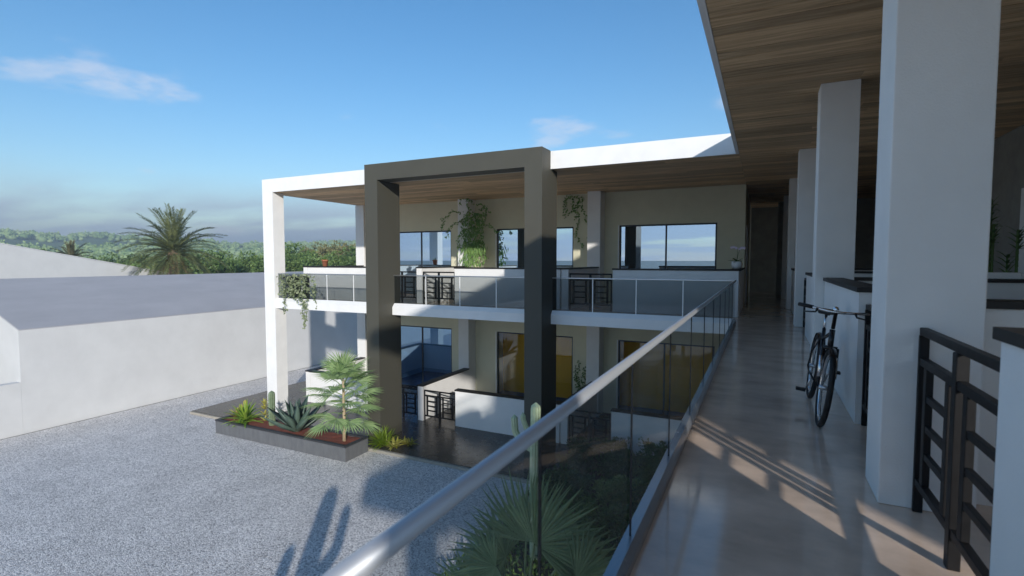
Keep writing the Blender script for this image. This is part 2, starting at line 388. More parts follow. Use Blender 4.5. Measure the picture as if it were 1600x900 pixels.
# ================================================================ the apartment building (two wings round the yard)
ab = thing('apartment_building', (0, 18.5, 0), 'two storey white and beige apartment building with timber soffit galleries', 'building')
# --- upper floor slabs
s = MB()
for a, b in ((-15.94, -11.123), (-10.627, -5.693), (-5.187, -.62)): s.box(a, b, 13.10, 13.60, SLB, FL2-.002)
s.box(-15.94, -.62, 13.60, 18.45, SLB, FL2-.001)
s.build('floor_slab', 'white_paint', ab)
B(-.62, 4.25, -1.0, 27.0, 3.85, FL2-.002).build('floor_slab', 'white_paint', ab)
B(-.55, 4.25, -.95, 27.0, FL2-.002, FL2+.004).build('gallery_floor', 'gallery_floor', ab)
B(-15.9, -.553, 13.30, 18.44, FL2, FL2+.004).build('gallery_floor', 'gallery_floor', ab)
# --- roof, fascias and soffit boards
rf = MB(); rf.box(-.61, 9.5, -1.0, 27.5, SOF+.03, TOP-.01); rf.box(-16.38, -.612, 13.10, 23.5, SOF+.03, TOP-.01)
roof = rf.build('roof', 'white_paint', ab)
B(-16.40, -.622, 13.05, 13.12, SOF-.004, TOP).build('fascia', 'white_paint', roof)
B(-.62, -.55, -1.05, 13.119, SOF-.004, TOP).build('fascia', 'white_paint', roof)
B(-.549, 9.55, -1.07, -1.0, SOF-.004, TOP).build('fascia', 'white_paint', roof)
B(-16.47, -16.401, 13.05, 23.5, SOF-.004, TOP).build('fascia', 'white_paint', roof)
plank = B(0, 1, 0, 1, 0, .026).mesh('plank', 'soffit_wood')
def planks(x0, x1, y0, y1, wd, ln, seed):
    q = random.Random(seed); y = y0; o = -wloc(roof)
    while y < y1-.02:
        ww = min(wd, y1-y); x = x0; first = q.uniform(.35, 1)*ln
        while x < x1-.05:
            l2 = first if x == x0 else ln
            if x1-(x+l2) < .5: l2 = x1-x
            obj('plank', plank, roof, (o.x+x+.002, o.y+y+.002, o.z+SOF+q.uniform(0, .003)), (0, 0, 0), (l2-.004, ww-.015, 1)); x += l2
        y += ww
planks(-.548, 4.19, -.99, 13.05, .24, 3.6, 1)
planks(-.548, 4.19, 13.05, 27.0, .30, 2.4, 2)
planks(-16.38, -.552, 13.125, 18.45, .27, 4.2, 3)
# --- columns of the near gallery (both storeys) and of the far wing
NY = [-.95, 3.77, 8.45, 13.18, 17.72, 22.4]
for y in NY:
    B(.67, 1.14, y, y+.43, FL2+.005, SOF).build('column', 'white_paint', ab, bevel=.008)
    B(.67, 1.14, y, y+.43, PLAT+.001, 3.85).build('column', 'white_paint', ab)
FXC = [-16.52, -11.13, -5.69]
for x in FXC:
    B(x, x+.48, 17.87, 18.446, FL2+.005, SOF).build('column', 'white_paint', ab, bevel=.008)
    B(x, x+.48, 17.87, 18.446, PLAT+.001, SLB).build('column', 'white_paint', ab, bevel=.008)
# white corner frame at the free end of the far wing
B(-16.47, -15.942, 13.05, 13.53, PLAT+.001, SOF-.005).build('column', 'white_paint', ab)
# --- facade of the far wing with its openings
def facade(z0, z1, wtop, wins, x0, x1, y, mat, name):
    m = MB(); x = x0
    for a, b in wins:
        m.box(x, a, y, y+.2, z0, z1); m.box(a, b, y, y+.2, wtop, z1); x = b
    m.box(x, x1, y, y+.2, z0, z1); return m.build(name, mat, ab)
WINS = [(-15.05, -11.82), (-9.66, -6.41), (-4.67, -1.39)]
facade(FL2+.005, SOF, 7.0, WINS, -16.04, -.54, 18.45, 'beige_paint', 'facade_wall')
facade(PLAT+.001, FL2, 2.85, WINS, -16.04, -.54, 18.45, 'beige_paint', 'facade_wall')
B(-.74, -.54, 18.652, 27.0, PLAT, SOF).build('end_wall', 'beige_paint', ab)
B(-16.04, -15.84, 18.652, 23.4, PLAT, SOF).build('end_wall', 'white_paint', ab)
def window(a, b, z0, z1, y, mull, k):
    wn = obj('window', None, ab); wn.location = Vector((a, y, z0)) - wloc(ab)
    fr = MB(); t = .055; yy0, yy1 = y+.05, y+.11
    for q in ((a, a+t, z0, z1), (b-t, b, z0, z1), (mull-t/2, mull+t/2, z0, z1-t)): fr.box(q[0], q[1], yy0, yy1, q[2], q[3])
    fr.box(a+t, b-t, yy0+.001, yy1-.001, z1-t, z1); fr.box(a+t, b-t, yy0+.001, yy1-.001, z0, z0+.06)
    fr.build('window_frame', 'frame_metal', wn)
    for u, w2 in ((a+t, mull-t/2), (mull+t/2, b-t)):
        B(u+.001, w2-.001, y+.075, y+.083, z0+.061, z1-t-.001).build('pane', 'window_glass' if k < 3 else 'window_glass_gold' if k > 3 else 'window_glass_low', wn)
    B(a-.05, a-.002, y-.012, y+.03, z0, z1).build('jamb', 'white_paint', wn)
    # the room behind
    rm = MB(); d = 1.25 if k in (4, 5) else 3.0; x0, x1 = a-.35, b+.35
    rm.quad((x0, y+d, z0), (x1, y+d, z0), (x1, y+d, z1+.4), (x0, y+d, z1+.4))
    rm.build('room_wall', 'gold_wall' if k in (4, 5) else 'room_white', ab)
    rs = MB(); rs.quad((x0, y+.21, z0), (x0, y+d, z0), (x0, y+d, z1+.4), (x0, y+.21, z1+.4)); rs.quad((x1, y+d, z0), (x1, y+.21, z0), (x1, y+.21, z1+.4), (x1, y+d, z1+.4))
    rs.quad((x0, y+.21, z1+.4), (x1, y+.21, z1+.4), (x1, y+d, z1+.4), (x0, y+d, z1+.4)); rs.build('room_wall', 'room_white', ab)
    rr2 = MB(); rr2.quad((x0, y+.12, z0+.003), (x1, y+.12, z0+.003), (x1, y+d, z0+.003), (x0, y+d, z0+.003)); rr2.build('room_floor', 'blue_carpet', ab)
    if k == 0:
        dr = B(-15.0, -13.9, y+d-.08, y+d-.002, z0, z0+2.3).build('room_door', 'blue_door', ab)
for lv, (z0, z1) in enumerate(((FL2+.006, 7.0), (PLAT+.002, 2.85))):
    for i, (a, b) in enumerate(WINS): window(a, b, z0, z1, 18.45, [-13.38, -8.04, -3.04][i], lv*3+i)
# white door in the side wall at the end of the gallery
dr = obj('door', None, ab); dr.location = Vector((-.54, 21, FL2)) - wloc(ab)
B(-.538, -.50, 19.2, 20.2, FL2+.006, FL2+2.7).build('door_frame', 'white_paint', dr)
B(-.4999, -.485, 19.28, 20.12, FL2+.007, FL2+2.62).build('door_leaf', 'room_white', dr)
# --- charcoal walls of the near wing
B(4.20, 4.5, -.98, 24.95, FL2+.005, SOF).build('facade_wall', 'charcoal_wall', ab)  # stops short: unseen opening added to bring light to the gallery end
B(4.20, 4.5, -.98, 27.0, PLAT+.001, 3.85).build('facade_wall', 'charcoal_wall', ab)
B(-.54, 4.19, 26.9, 27.2, FL2+.005, SOF).build('stair_wall', 'charcoal_wall', ab)
B(.53, 4.19, 24.7, 24.95, FL2+.005, SOF).build('stair_wall', 'charcoal_wall', ab)
B(4.13, 4.198, 11.9, 12.35, FL2+.006, FL2+2.78).build('door_frame', 'white_paint', ab)

# ================================================================ the dark portal frame
pf = thing('portal_frame', (-8.16, 12.9, PLAT), 'tall taupe portal frame standing in front of the white roof fascia', 'portal frame')
B(-11.12, -10.63, 12.45, 13.53, PLAT+.001, CZ+2.44).build('leg', 'taupe_paint', pf)
B(-5.69, -5.19, 12.45, 13.53, PLAT+.001, CZ+2.44).build('leg', 'taupe_paint', pf)
B(-11.12, -5.19, 12.45, 13.047, CZ+2.4402, CZ+2.93).build('beam', 'taupe_paint', pf)

# ================================================================ low walls with dark caps
def low_wall(x0, x1, y0, y1, z0, h, label, cap=.045, over=.02, group='low white walls with dark caps'):
    t = thing('low_wall', ((x0+x1)/2, (y0+y1)/2, z0), label, 'wall', group)
    B(x0, x1, y0, y1, z0, z0+h-cap).build('wall_body', 'white_paint', t)
    B(x0-over, x1+over, y0-over, y1+over, z0+h-cap, z0+h).build('cap', 'cap_stone', t); return t
YW = 14.70
PX = [(-16.06, -12.19), (-9.29, -5.50), (-3.90, -.56)]
DX = [(-16.30, -16.08), (-10.85, -10.63), (-5.48, -5.26)]
side = ['leftmost', 'middle', 'rightmost']
for lv, z in enumerate((FL2+.005, PLAT+.001)):
    fl = ['upper gallery', 'ground floor terrace'][lv]
    for i, (a, b) in enumerate(PX):
        low_wall(a, b-.03 if i < 2 else b, YW, YW+.2, z, 1.255, '%s of the three white parapets fronting the far %s' % (side[i], fl))
    for i, (a, b) in enumerate(DX):
        low_wall(a, b, YW+.001, 17.845, z, 1.26, '%s white dividing wall running back from the far %s' % (side[i], fl))
low_wall(-.76, -.54, YW+.225, 18.42, FL2+.005, 1.2545, 'white parapet return at the gallery corner carrying the orchid pot')
# near gallery
SEG = [(-.50, 2.46, 'nearest'), (5.55, 8.425, 'second'), (8.905, 11.80, 'third'), (14.95, 17.69, 'fourth'), (18.18, 21.0, 'fifth')]
for a, b, nm in SEG:
    lab = {'nearest': 'white low wall cut by the right edge of the photo beside the nearest gate', 'second': 'white low wall with dark cap that the bicycle leans on'}.get(nm, '%s low wall along the right of the gallery counting from the camera' % nm)
    low_wall(.79, .99, a, b, FL2+.005, 1.25, lab)
for k, y in enumerate(NY[:5]):
    low_wall(1.16, 4.175, y+.25, y+.45, FL2+.005, 1.25, '%s white dividing wall across the terraces right of the gallery' % ['first', 'second', 'third', 'fourth', 'fifth'][k])

# ================================================================ black metal gates (local: x along, width 1.3)
GW, GH = 1.30, 1.10
def make_gate(name, loc, rz, label, wdt=GW):
    t = thing(name, loc, label, 'gate', 'black metal terrace gates', rz)
    m = lambda *a: B(*a)
    t_ = .042
    def part(nm, *a): m(*a).build(nm, 'black_metal', t, world=False, bevel=.004)
    part('top_rail', 0, wdt, -.02, .02, GH-.045, GH); part('rail', 0, wdt, -.02, .02, .88, .925); part('bottom_rail', 0, wdt, -.02, .02, .16, .205)
    h = wdt/2
    part('post', h-.03, h+.03, -.026, .026, 0, GH-.0455)
    part('post', 0.001, .03, -.024, .024, 0, GH-.0455); part('post', wdt-.03, wdt-.001, -.024, .024, 0, GH-.0455)
    for s0 in (.10, h-.16, h+.10, wdt-.16):
        part('stile', s0, s0+.055, -.018, .018, .2055, .8795)
    for s0, s1 in ((.156, h-.161), (h+.156, wdt-.161)):
        for z in (.36, .52, .69): part('rung', s0, s1, -.014, .014, z, z+.038)
    return t
for lv, z in enumerate((FL2+.005, PLAT+.001)):
    fl = ['upper gallery', 'ground floor'][lv]
    for i, x in enumerate((-12.17, -10.61, -5.24)):
        make_gate('gate', (x, YW+.06, z), 0, '%s of the three black gates on the far %s' % (side[i], fl))
make_gate('gate', (.86, 2.475, FL2+.005), math.pi/2, 'large black gate in the right foreground beside the biggest column', 1.285)
make_gate('gate', (.86, 4.215, FL2+.005), math.pi/2, 'black gate behind the biggest column near the bicycle handlebar', 1.32)
make_gate('gate', (.86, 11.83, FL2+.005), math.pi/2, 'black gate farther along the gallery just before the third column', 1.33)
make_gate('gate', (.86, 13.63, FL2+.005), math.pi/2, 'black gate farthest along the gallery beyond the third column', 1.29)

# ================================================================ glass railings
ZR_ = CZ-.485; ZB = CZ-1.385
def railing_far(a, b, label):
    t = thing('glass_railing', ((a+b)/2, 13.2, FL2), label, 'railing', 'glass railings of the far gallery')
    MB().prism([(13.10, FL2-.0015), (13.29, FL2-.0015), (13.29, ZB), (13.20, ZB), (13.11, FL2+.012)], a, b, 'x').build('base_kerb', 'white_paint', t)
    n = max(1, round((b-a)/1.22)); wdt = (b-a)/n
    for k in range(n):
        B(a+k*wdt+.006, a+(k+1)*wdt-.006, 13.205, 13.217, ZB-.01, ZR_-.02).build('pane', 'rail_glass', t)
        if k: B(a+k*wdt-.012, a+k*wdt+.012, 13.197, 13.204, ZB+.001, ZR_-.021).build('joint', 'glazed_white', t)  # white strip at each joint paints the light caught by the pane edges
    B(a, b, 13.185, 13.235, ZR_-.02, ZR_+.012).build('handrail', 'steel', t, bevel=.008)
railing_far(-15.935, -11.125, 'far glass railing with trailing plant beside the white corner column')
railing_far(-10.625, -5.695, 'far glass railing between the two legs of the taupe portal')
railing_far(-5.185, -.60, 'far glass railing right of the taupe portal up to the corner')
t = thing('glass_railing', (-.56, 6, FL2), 'long near glass railing with round steel handrail crossing the foreground', 'railing')
MB().prism([(-.60, FL2-.001), (-.532, FL2-.001), (-.532, FL2+.05), (-.548, ZB), (-.60, ZB)], -1.0, 13.09, 'y').build('base_kerb', 'rail_base', t)
n = 12; wdt = 14.1/n
for k in range(n):
    B(-.573, -.561, -1+k*wdt+.004, -1+(k+1)*wdt-.004, ZB-.01, ZR_-.02).build('pane', 'rail_glass_near', t)
    if k: B(-.572, -.562, -1+k*wdt-.0022, -1+k*wdt+.0022, ZB+.001, ZR_-.021).build('joint', 'black_metal', t)
MB().tube([(-.567, -1.02, ZR_-.001), (-.567, 13.21, ZR_-.001)], .0212, 20).build('handrail', 'handrail_steel', t, smooth=True)

# ================================================================ plants: builders
def rv(q, a): return Vector((q.uniform(-a, a), q.uniform(-a, a), q.uniform(-a, a)))
def leaf(m, p, d, n, ln, wd, bend=.15):
    """a pointed leaf of four triangles"""
    d = d.normalized(); s = d.cross(n)
    if s.length < 1e-4: s = d.orthogonal()
    s = s.normalized()*wd*.5; n2 = s.cross(d).normalized()
    mid = p + d*ln*.5 + n2*ln*bend; tip = p + d*ln - n2*ln*bend*.4
    i = len(m.v); m.v += [tuple(p), tuple(mid+s), tuple(tip), tuple(mid-s), tuple(mid - n2*wd*.18)]
    m.f += [(i, i+1, i+4), (i+1, i+2, i+4), (i+2, i+3, i+4), (i+3, i, i+4)]
def fan_leaf(m, hub, axis, nrm, Rr, q, nseg=26, spread=230, droop=.12, wfac=.82):
    a = axis.normalized(); b = nrm.cross(a).normalized(); n = a.cross(b).normalized()
    for k in range(nseg):
        t = R(-spread/2 + spread*(k+.5)/nseg + q.uniform(-2, 2)); d = a*math.cos(t) + b*math.sin(t)
        ln = Rr*(.80+.20*math.cos(t))*q.uniform(.92, 1.05); s = n.cross(d)
        w1 = wfac*.5*2*math.sin(R(spread/nseg)/2)*ln*.52*1.15
        m1 = hub + d*ln*.52 + n*ln*.03; rid = m1 + n*w1*.55; tip = hub + d*ln - n*ln*droop*q.uniform(.5, 1.6) - Vector((0, 0, 1))*ln*droop*q.uniform(.3, 1.3)
        i = len(m.v); m.v += [tuple(hub), tuple(m1-s*w1), tuple(tip), tuple(m1+s*w1), tuple(rid)]
        m.f += [(i, i+1, i+4), (i+1, i+2, i+4), (i+2, i+3, i+4), (i+3, i, i+4)]
def fan_palm(name, base, htrunk, rt, leaves, label, mat, rstem=.011, cat='palm', trunk='pale_trunk', lean=(0, 0)):
    """leaves: (height on trunk 0..1, azimuth, elevation, petiole length, radius)"""
    q = random.Random(hash(name) % 97 if False else 11); o = Vector(base)
    t = thing(name, o, label, cat)
    top = Vector((lean[0], lean[1], htrunk))
    MB().tube([Vector((0, 0, -.02)) + top*0, top*.33 + Vector((.012, 0, 0)), top*.66, top], [rt*1.25, rt, rt*.9, rt*.7], 10).build('trunk', trunk, t, smooth=True, world=False)
    cr = MB(); st = MB()
    for hh, az, el, pl, Rr in leaves:
        p0 = top*hh; d = Vector((math.cos(az)*math.cos(el), math.sin(az)*math.cos(el), math.sin(el)))
        hub = p0 + d*pl - Vector((0, 0, 1))*pl*.08
        st.tube([p0, p0 + d*pl*.5 + Vector((0, 0, pl*.05)), hub], [rstem*1.5, rstem, rstem*.8], 5)
        ax = (d + Vector((0, 0, -.25))).normalized(); up = (Vector((0, 0, 1)) - ax*ax.z).normalized()
        up = (up + rv(q, .35)).normalized()
        fan_leaf(cr, hub, ax, up, Rr*1.15, q, 22, 220, .05, .80)
    st.build('stem', mat, t, world=False); cr.build('crown', mat, t, world=False); return t
def date_palm(name, base, htr, rt, nfr, ln, label, seed, leafmat='palm_date'):
    q = random.Random(seed); t = thing(name, base, label, 'palm tree'); cr = MB(); st = MB()
    tr = MB(); prof = []
    k = 0; z = -.1
    while z < htr: prof += [(rt*(1.05+.08*(k % 2)), z)]; z += .11; k += 1
    prof += [(rt*1.35, htr-.3), (rt*1.5, htr+.05), (rt*.7, htr+.45), (0, htr+.55)]
    tr.lathe(prof, n=14).build('trunk', 'bark', t, world=False)
    for k in range(nfr):
        el = R(86 - 118*(k/nfr)**.85 + q.uniform(-6, 6)); az = k*2.39996 + q.uniform(-.2, .2); L_ = ln*q.uniform(.88, 1.08)
        d = Vector((math.cos(az)*math.cos(el), math.sin(az)*math.cos(el), math.sin(el)))
        p = Vector((0, 0, htr+.25)) + d*.1; pts = []; dd = d.copy(); ns = 12
        for j in range(ns+1):
            pts.append(p.copy()); p = p + dd*(L_/ns); dd = (dd + Vector((0, 0, -.075 - .05*j/ns))).normalized()
        st.tube(pts, [.035*(1-.85*j/ns) for j in range(ns+1)], 4, caps=False)
        for j in range(52):
            u = .12 + .88*j/51; i = min(int(u*ns), ns-1); fr = u*ns-i; pp = pts[i].lerp(pts[i+1], fr); tg = (pts[i+1]-pts[i]).normalized()
            sd = tg.cross(Vector((0, 0, 1)));
            if sd.length < .05: sd = tg.orthogonal()
            sd.normalize(); un = sd.cross(tg)
            for sg in (-1, 1):
                ld = (sd*sg*.85 + tg*.75 + un*.35*q.uniform(.3, 1.3) + rv(q, .12)).normalized()
                leaf(cr, pp, ld, un, .52*(1-.55*abs(u-.45))*q.uniform(.85, 1.1), .045, .05)
    st.build('frond_rib', leafmat, t, world=False); cr.build('crown', leafmat, t, world=False)
    dy = MB()
    for k in range(26):
        az = q.uniform(0, 6.28); d = Vector((math.cos(az), math.sin(az), -1.2)); p0 = Vector((math.cos(az)*rt, math.sin(az)*rt, htr-.1-q.random()*.5))
        for j in range(14): leaf(dy, p0 + d.normalized()*j*.09, (d + rv(q, .8)), rv(q, 1), .4, .035)
    dy.build('dead_fronds', 'dry_frond', t, world=False); return t
def blob_crown(q, n, rx, ry, rz, cz, size, clumps=40, fill=.55):
    m = MB(); cs = []
    for k in range(clumps):
        d = rv(q, 1); d = d.normalized()*(fill + (1-fill)*q.random()) if d.length > 0 else d
        cs.append((Vector((d.x*rx, d.y*ry, cz + d.z*rz)), q.uniform(.18, .42)*min(rx, rz)))
    for k in range(n):
        c, r = cs[q.randrange(clumps)]; d = rv(q, 1)
        if d.length > 1: d = d/d.length
        p = c + d*r; nd = (rv(q, 1) + d*.9 + Vector((0, 0, .3)))
        leaf(m, p, nd, rv(q, 1), size*q.uniform(.7, 1.4), size*.55, .12)
    return m, cs
def leafy(name, base, label, cat, q, n, rx, ry, rz, cz, size, mat, clumps=40, group=None, trunk_r=.03, fill=.5, stem='bark'):
    t = thing(name, base, label, cat, group)
    m, cs = blob_crown(q, n, rx, ry, rz, cz, size, clumps, fill)
    s = MB(); s.tube([(0, 0, -.03), (0, .01, cz*.5), (0, 0, cz)], [trunk_r, trunk_r*.8, trunk_r*.5], 6)
    for c, r in cs[:10]: s.tube([(0, 0, cz*.45), c*.5 + Vector((0, 0, cz*.3)), c], [trunk_r*.5, trunk_r*.35, trunk_r*.15], 5)
    s.build('trunk', stem, t, world=False); m.build('crown', mat, t, world=False); return t
def cactus_column(m, pts, rad, ribs=11, dome=True):
    """ribbed stem following pts"""
    pts = [Vector(p) for p in pts]; n = ribs*2; i0 = len(m.v); rings = []
    L_ = [0]
    for a, b in zip(pts, pts[1:]): L_.append(L_[-1]+(b-a).length)
    samples = []
    ns = max(6, int(L_[-1]/.06))
    for k in range(ns+1):
        s = L_[-1]*k/ns; i = max(j for j in range(len(pts)) if L_[j] <= s+1e-9); i = min(i, len(pts)-2)
        samples.append((pts[i].lerp(pts[i+1], (s-L_[i])/max(1e-6, L_[i+1]-L_[i])), s))
    ref = None
    for k, (p, s) in enumerate(samples):
        d = (samples[min(k+1, ns)][0]-samples[max(k-1, 0)][0]).normalized()
        if ref is None: ref = d.orthogonal().normalized()
        a = (ref-d*ref.dot(d)).normalized(); b = d.cross(a); ref = a
        e = (L_[-1]-s)/rad; rr_ = rad*(1 if e > 1.2 or not dome else math.sqrt(max(0.02, 1-(1-e/1.2)**2)))
        rr_ *= 1 if s > rad else .82+.18*s/rad
        for j in range(n):
            tt = 2*math.pi*j/n; q = rr_*(1 if j % 2 else .86); m.v.append(tuple(p+(a*math.cos(tt)+b*math.sin(tt))*q))
    for k in range(ns):
        for j in range(n): q = i0+k*n; m.f.append((q+j, q+(j+1) % n, q+n+(j+1) % n, q+n+j))
    q = i0+ns*n; m.f.append(tuple(q+j for j in range(n)))
def agave(name, base, label, ln, nl, q, mat='agave_skin', group=None, wid=.09, cat='agave'):
    t = thing(name, base, label, cat, group); m = MB()
    for k in range(nl):
        az = k*2.4 + q.uniform(-.2, .2); el = R(82 - 62*k/nl); L_ = ln*q.uniform(.8, 1.05)*(0.75+.25*k/nl)
        h = Vector((math.cos(az), math.sin(az), 0)); sd = Vector((-math.sin(az), math.cos(az), 0)); i0 = len(m.v); ns = 7
        p = h*.04*ln; e = el
        for j in range(ns+1):
            u = j/ns; w = wid*ln*1.2*(.55+1.3*u*(1-u)*1.6)*(1-u**3)+.002; d = h*math.cos(e)+Vector((0, 0, math.sin(e))); nn = (Vector((0, 0, 1))*math.cos(e)-h*math.sin(e))
            m.v += [tuple(p-sd*w+nn*w*.5), tuple(p), tuple(p+sd*w+nn*w*.5), tuple(p-nn*w*.35)]
            p = p + d*(L_/ns); e += R(q.uniform(-2, 3))
        for j in range(ns):
            a = i0+j*4; b = a+4
            m.f += [(a, a+1, b+1, b), (a+1, a+2, b+2, b+1), (a+2, a+3, b+3, b+2), (a+3, a, b, b+3)]
    m.build('leaves', mat, t, smooth=True, world=False); return t
def rosette(m, c, q, n, ln, wd, el0=80, el1=10, bend=-.12):
    for k in range(n):
        az = k*2.4+q.uniform(-.3, .3); el = R(el0+(el1-el0)*k/n); d = Vector((math.cos(az)*math.cos(el), math.sin(az)*math.cos(el), math.sin(el)))
        L_ = ln*q.uniform(.75, 1.1); p = Vector(c); pts = []; dd = d
        for j in range(5): pts.append(p.copy()); p = p+dd*L_/4; dd = (dd+Vector((0, 0, bend*1.6))).normalized()
        sd = Vector((-math.sin(az), math.cos(az), 0)); i0 = len(m.v)
        for j, pp in enumerate(pts):
            w_ = wd*(.5, .95, 1, .7, .04)[j]*.5; m.v += [tuple(pp-sd*w_), tuple(pp-Vector((0, 0, w_*.35))), tuple(pp+sd*w_)]
        for j in range(4):
            a = i0+j*3; m.f += [(a, a+1, a+4, a+3), (a+1, a+2, a+5, a+4)]
def vine(m, st, p, q, steps, step, drift, lsize, outn, dens=2, wander=.5, grav=-.6):
    d = Vector(drift).normalized(); pts = [Vector(p)]; p = Vector(p)
    for k in range(steps):
        w_ = rv(q, wander); w_ -= outn*w_.dot(outn)*.8
        d = (d*.7+w_+Vector((0, 0, grav*.3))).normalized(); p = p+d*step; pts.append(p.copy())
        for j in range(dens):
            ld = (rv(q, 1)+outn*.4+Vector((0, 0, -.4))); leaf(m, p+rv(q, step*.5), ld, outn+rv(q, .6), lsize*q.uniform(.7, 1.3), lsize*.75, .1)
    st.tube(pts, .005, 4, caps=False); return pts

# ================================================================ date palm, trees behind
q = random.Random(5)
def ground_pos(px, dist):
    r = ray(px, 406); r.z = 0; r = r/(r.dot(Vector((FW.x, FW.y, 0)).normalized())); return Vector((r.x*dist, r.y*dist, -.04))
def top_z(py, dist): return CZ + (406.4-py)/F_PX*dist
D = 38.0
date_palm('date_palm', ground_pos(272, D), CZ-1.25+ (406-372)/F_PX*D, .30, 74, 3.5, 'big date palm with arching fronds behind the grey roof', 2)
date_palm('date_palm', ground_pos(112, 60), top_z(402, 60)-.6, .26, 34, 2.2, 'small browned palm behind the sloping white warehouse', 9, 'leaf_brown')
TM = []
for k in range(5):
    qq = random.Random(40+k); m, cs = blob_crown(qq, 4200, 2.4+.3*(k % 3), 2.4, 2.1+.3*(k % 2), 3.6, .30, 46, .35)
    s = MB(); s.tube([(0, 0, -.1), (.08, 0, 1.2), (0, .05, 2.6), (0, 0, 4.2)], [.2, .16, .12, .05], 8)
    for c, r in cs[:14]: s.tube([(0, 0, 1.4+.1*(k % 3)), c*.55+Vector((0, 0, .9)), c], [.09, .06, .02], 5)
    TM.append((m.mesh('crown', ['tree_mid', 'tree_dark', 'tree_pale', 'tree_olive', 'tree_dark'][k]), s.mesh('trunk', 'bark')))
KIND = ['mid green leafy tree', 'dark green leafy tree', 'rounded green tree', 'olive brown leafy tree', 'dense dark tree']
TREES = [(452,384,62,1),(466,379,70,0),(484,390,56,4),(500,381,75,3),(515,391,58,2),(530,379,72,3),(545,385,64,0),(556,390,57,1),
 (322,392,60,0),(338,396,54,1),(356,389,64,2),(374,394,57,4),(392,390,66,0),(407,396,56,1),(424,388,70,2),(208,397,58,0),(228,393,66,4),(246,398,52,2),(298,390,64,0),(312,397,52,1),
 (20,380,86,0),(48,383,80,4),(72,388,74,2),(92,392,68,0),(136,395,66,4),(156,402,60,2),(172,408,58,0),(190,400,62,1)]
gaps = {0: 'seen between the white corner column and portal leg', 1: 'seen right of the date palm', 2: 'seen beside the date palm trunk', 3: 'seen above the sloping white warehouse'}
def order(vals, v):
    vals = sorted(vals); n = len(vals); i = vals.index(v)
    return '' if n == 1 else ['left hand ', 'right hand '][i] if n == 2 else ['leftmost ', 'middle ', 'rightmost '][i] if n == 3 else ['leftmost ', 'second from left ', 'third from left ', 'rightmost '][i]
SEC = lambda px: 0 if px > 430 else 1 if px > 315 else 2 if px > 200 else 3
for i, (px, py, dist, k) in enumerate(TREES):
    sec = SEC(px)
    hz = top_z(py, dist); sc = hz/6.0
    t = thing('tree', ground_pos(px, dist), '%s%s %s' % (order([t_[0] for t_ in TREES if t_[3] == k and SEC(t_[0]) == sec], px), KIND[k], gaps[sec]), 'tree', 'trees behind the yard', q.uniform(0, 6))
    obj('trunk', TM[k][1], t, sc=(sc, sc, sc)); obj('crown', TM[k][0], t, sc=(sc*1.1, sc*1.1, sc))

# ================================================================ long planter with its plants
x0, x1, y0, y1, zt = -16.25, -10.55, 10.86, 11.79, .46
pl = thing('planter', ((x0+x1)/2, (y0+y1)/2, 0), 'long low grey concrete planter filled with red mulch on the gravel', 'planter')
B(x0, x1, y0, y0+.07, 0, zt-.05).build('side_panel', 'planter_concrete', pl); B(x0, x1, y1-.07, y1, 0, zt-.05).build('side_panel', 'planter_concrete', pl)
B(x0+.001, x0+.07, y0+.071, y1-.071, 0, zt-.05).build('end_panel', 'planter_concrete', pl); B(x1-.07, x1-.001, y0+.071, y1-.071, 0, zt-.05).build('end_panel', 'planter_concrete', pl)
rm = MB(); rm.box(x0-.01, x1+.01, y0-.01, y0+.09, zt-.0499, zt); rm.box(x0-.01, x1+.01, y1-.09, y1+.01, zt-.0499, zt); rm.box(x0-.01, x0+.09, y0+.0901, y1-.0901, zt-.0499, zt-.0005); rm.box(x1-.09, x1+.01, y0+.0901, y1-.0901, zt-.0499, zt-.0005)
rm.build('rim', 'planter_rim', pl)
ms = MB(); nx, ny = 60, 10
for i in range(nx+1):
    for j in range(ny+1):
        x = x0+.071+(x1-x0-.142)*i/nx; y = y0+.071+(y1-y0-.142)*j/ny; ms.v.append((x, y, zt-.06+.02*noise.noise(Vector((x*4, y*4, 0)))))
for i in range(nx):
    for j in range(ny): a = i*(ny+1)+j; ms.f.append((a, a+ny+1, a+ny+2, a+1))
ms.build('mulch', 'mulch', pl)
SZ = zt-.05
LV = []; qp = random.Random(17)
for k in range(30):
    u = k/29; LV.append((1-.66*u, k*2.4+qp.uniform(-.3, .3), 1.35-1.45*u**.6+qp.uniform(-.1, .1), .36+.26*min(1, u*3), .60-.05*u))
fan_palm('fan_palm', (-11.04, 11.33, SZ), 1.85, .045, LV, 'light green fan palm with pale trunk in the long planter', 'palm_fan_light')
ct = thing('cactus', (-14.2, 11.40, SZ), 'single green ribbed column cactus in the planter', 'cactus')
m = MB(); cactus_column(m, [(0, 0, -.02), (0, 0, .6), (.01, 0, 1.12)], .105, 12); m.build('stem', 'cactus_skin', ct, world=False)
agave('agave', (-12.98, 11.32, SZ), 'blue grey agave with broad pointed leaves in the planter', 1.42, 18, random.Random(4), wid=.085)
def small_plant(name, base, label, mat, q, fn, cat='plant', group=None):
    t = thing(name, base, label, cat, group); m = MB(); fn(m, q); m.build('leaves', mat, t, world=False); return t
small_plant('bromeliad', (-15.30, 11.25, SZ), 'bright green strap leaved rosette near the left end of the planter', 'leaf_lime', random.Random(1), lambda m, q: rosette(m, (0, 0, 0), q, 44, .80, .09, 80, 8))
small_plant('variegated_shrub', (-14.62, 11.46, SZ), 'yellow green upright plant left of the column cactus', 'leaf_yellow', random.Random(2), lambda m, q: [rosette(m, (0, 0, h), q, 9, .26, .06, 70, 15) for h in (.05, .25, .45, .6)])
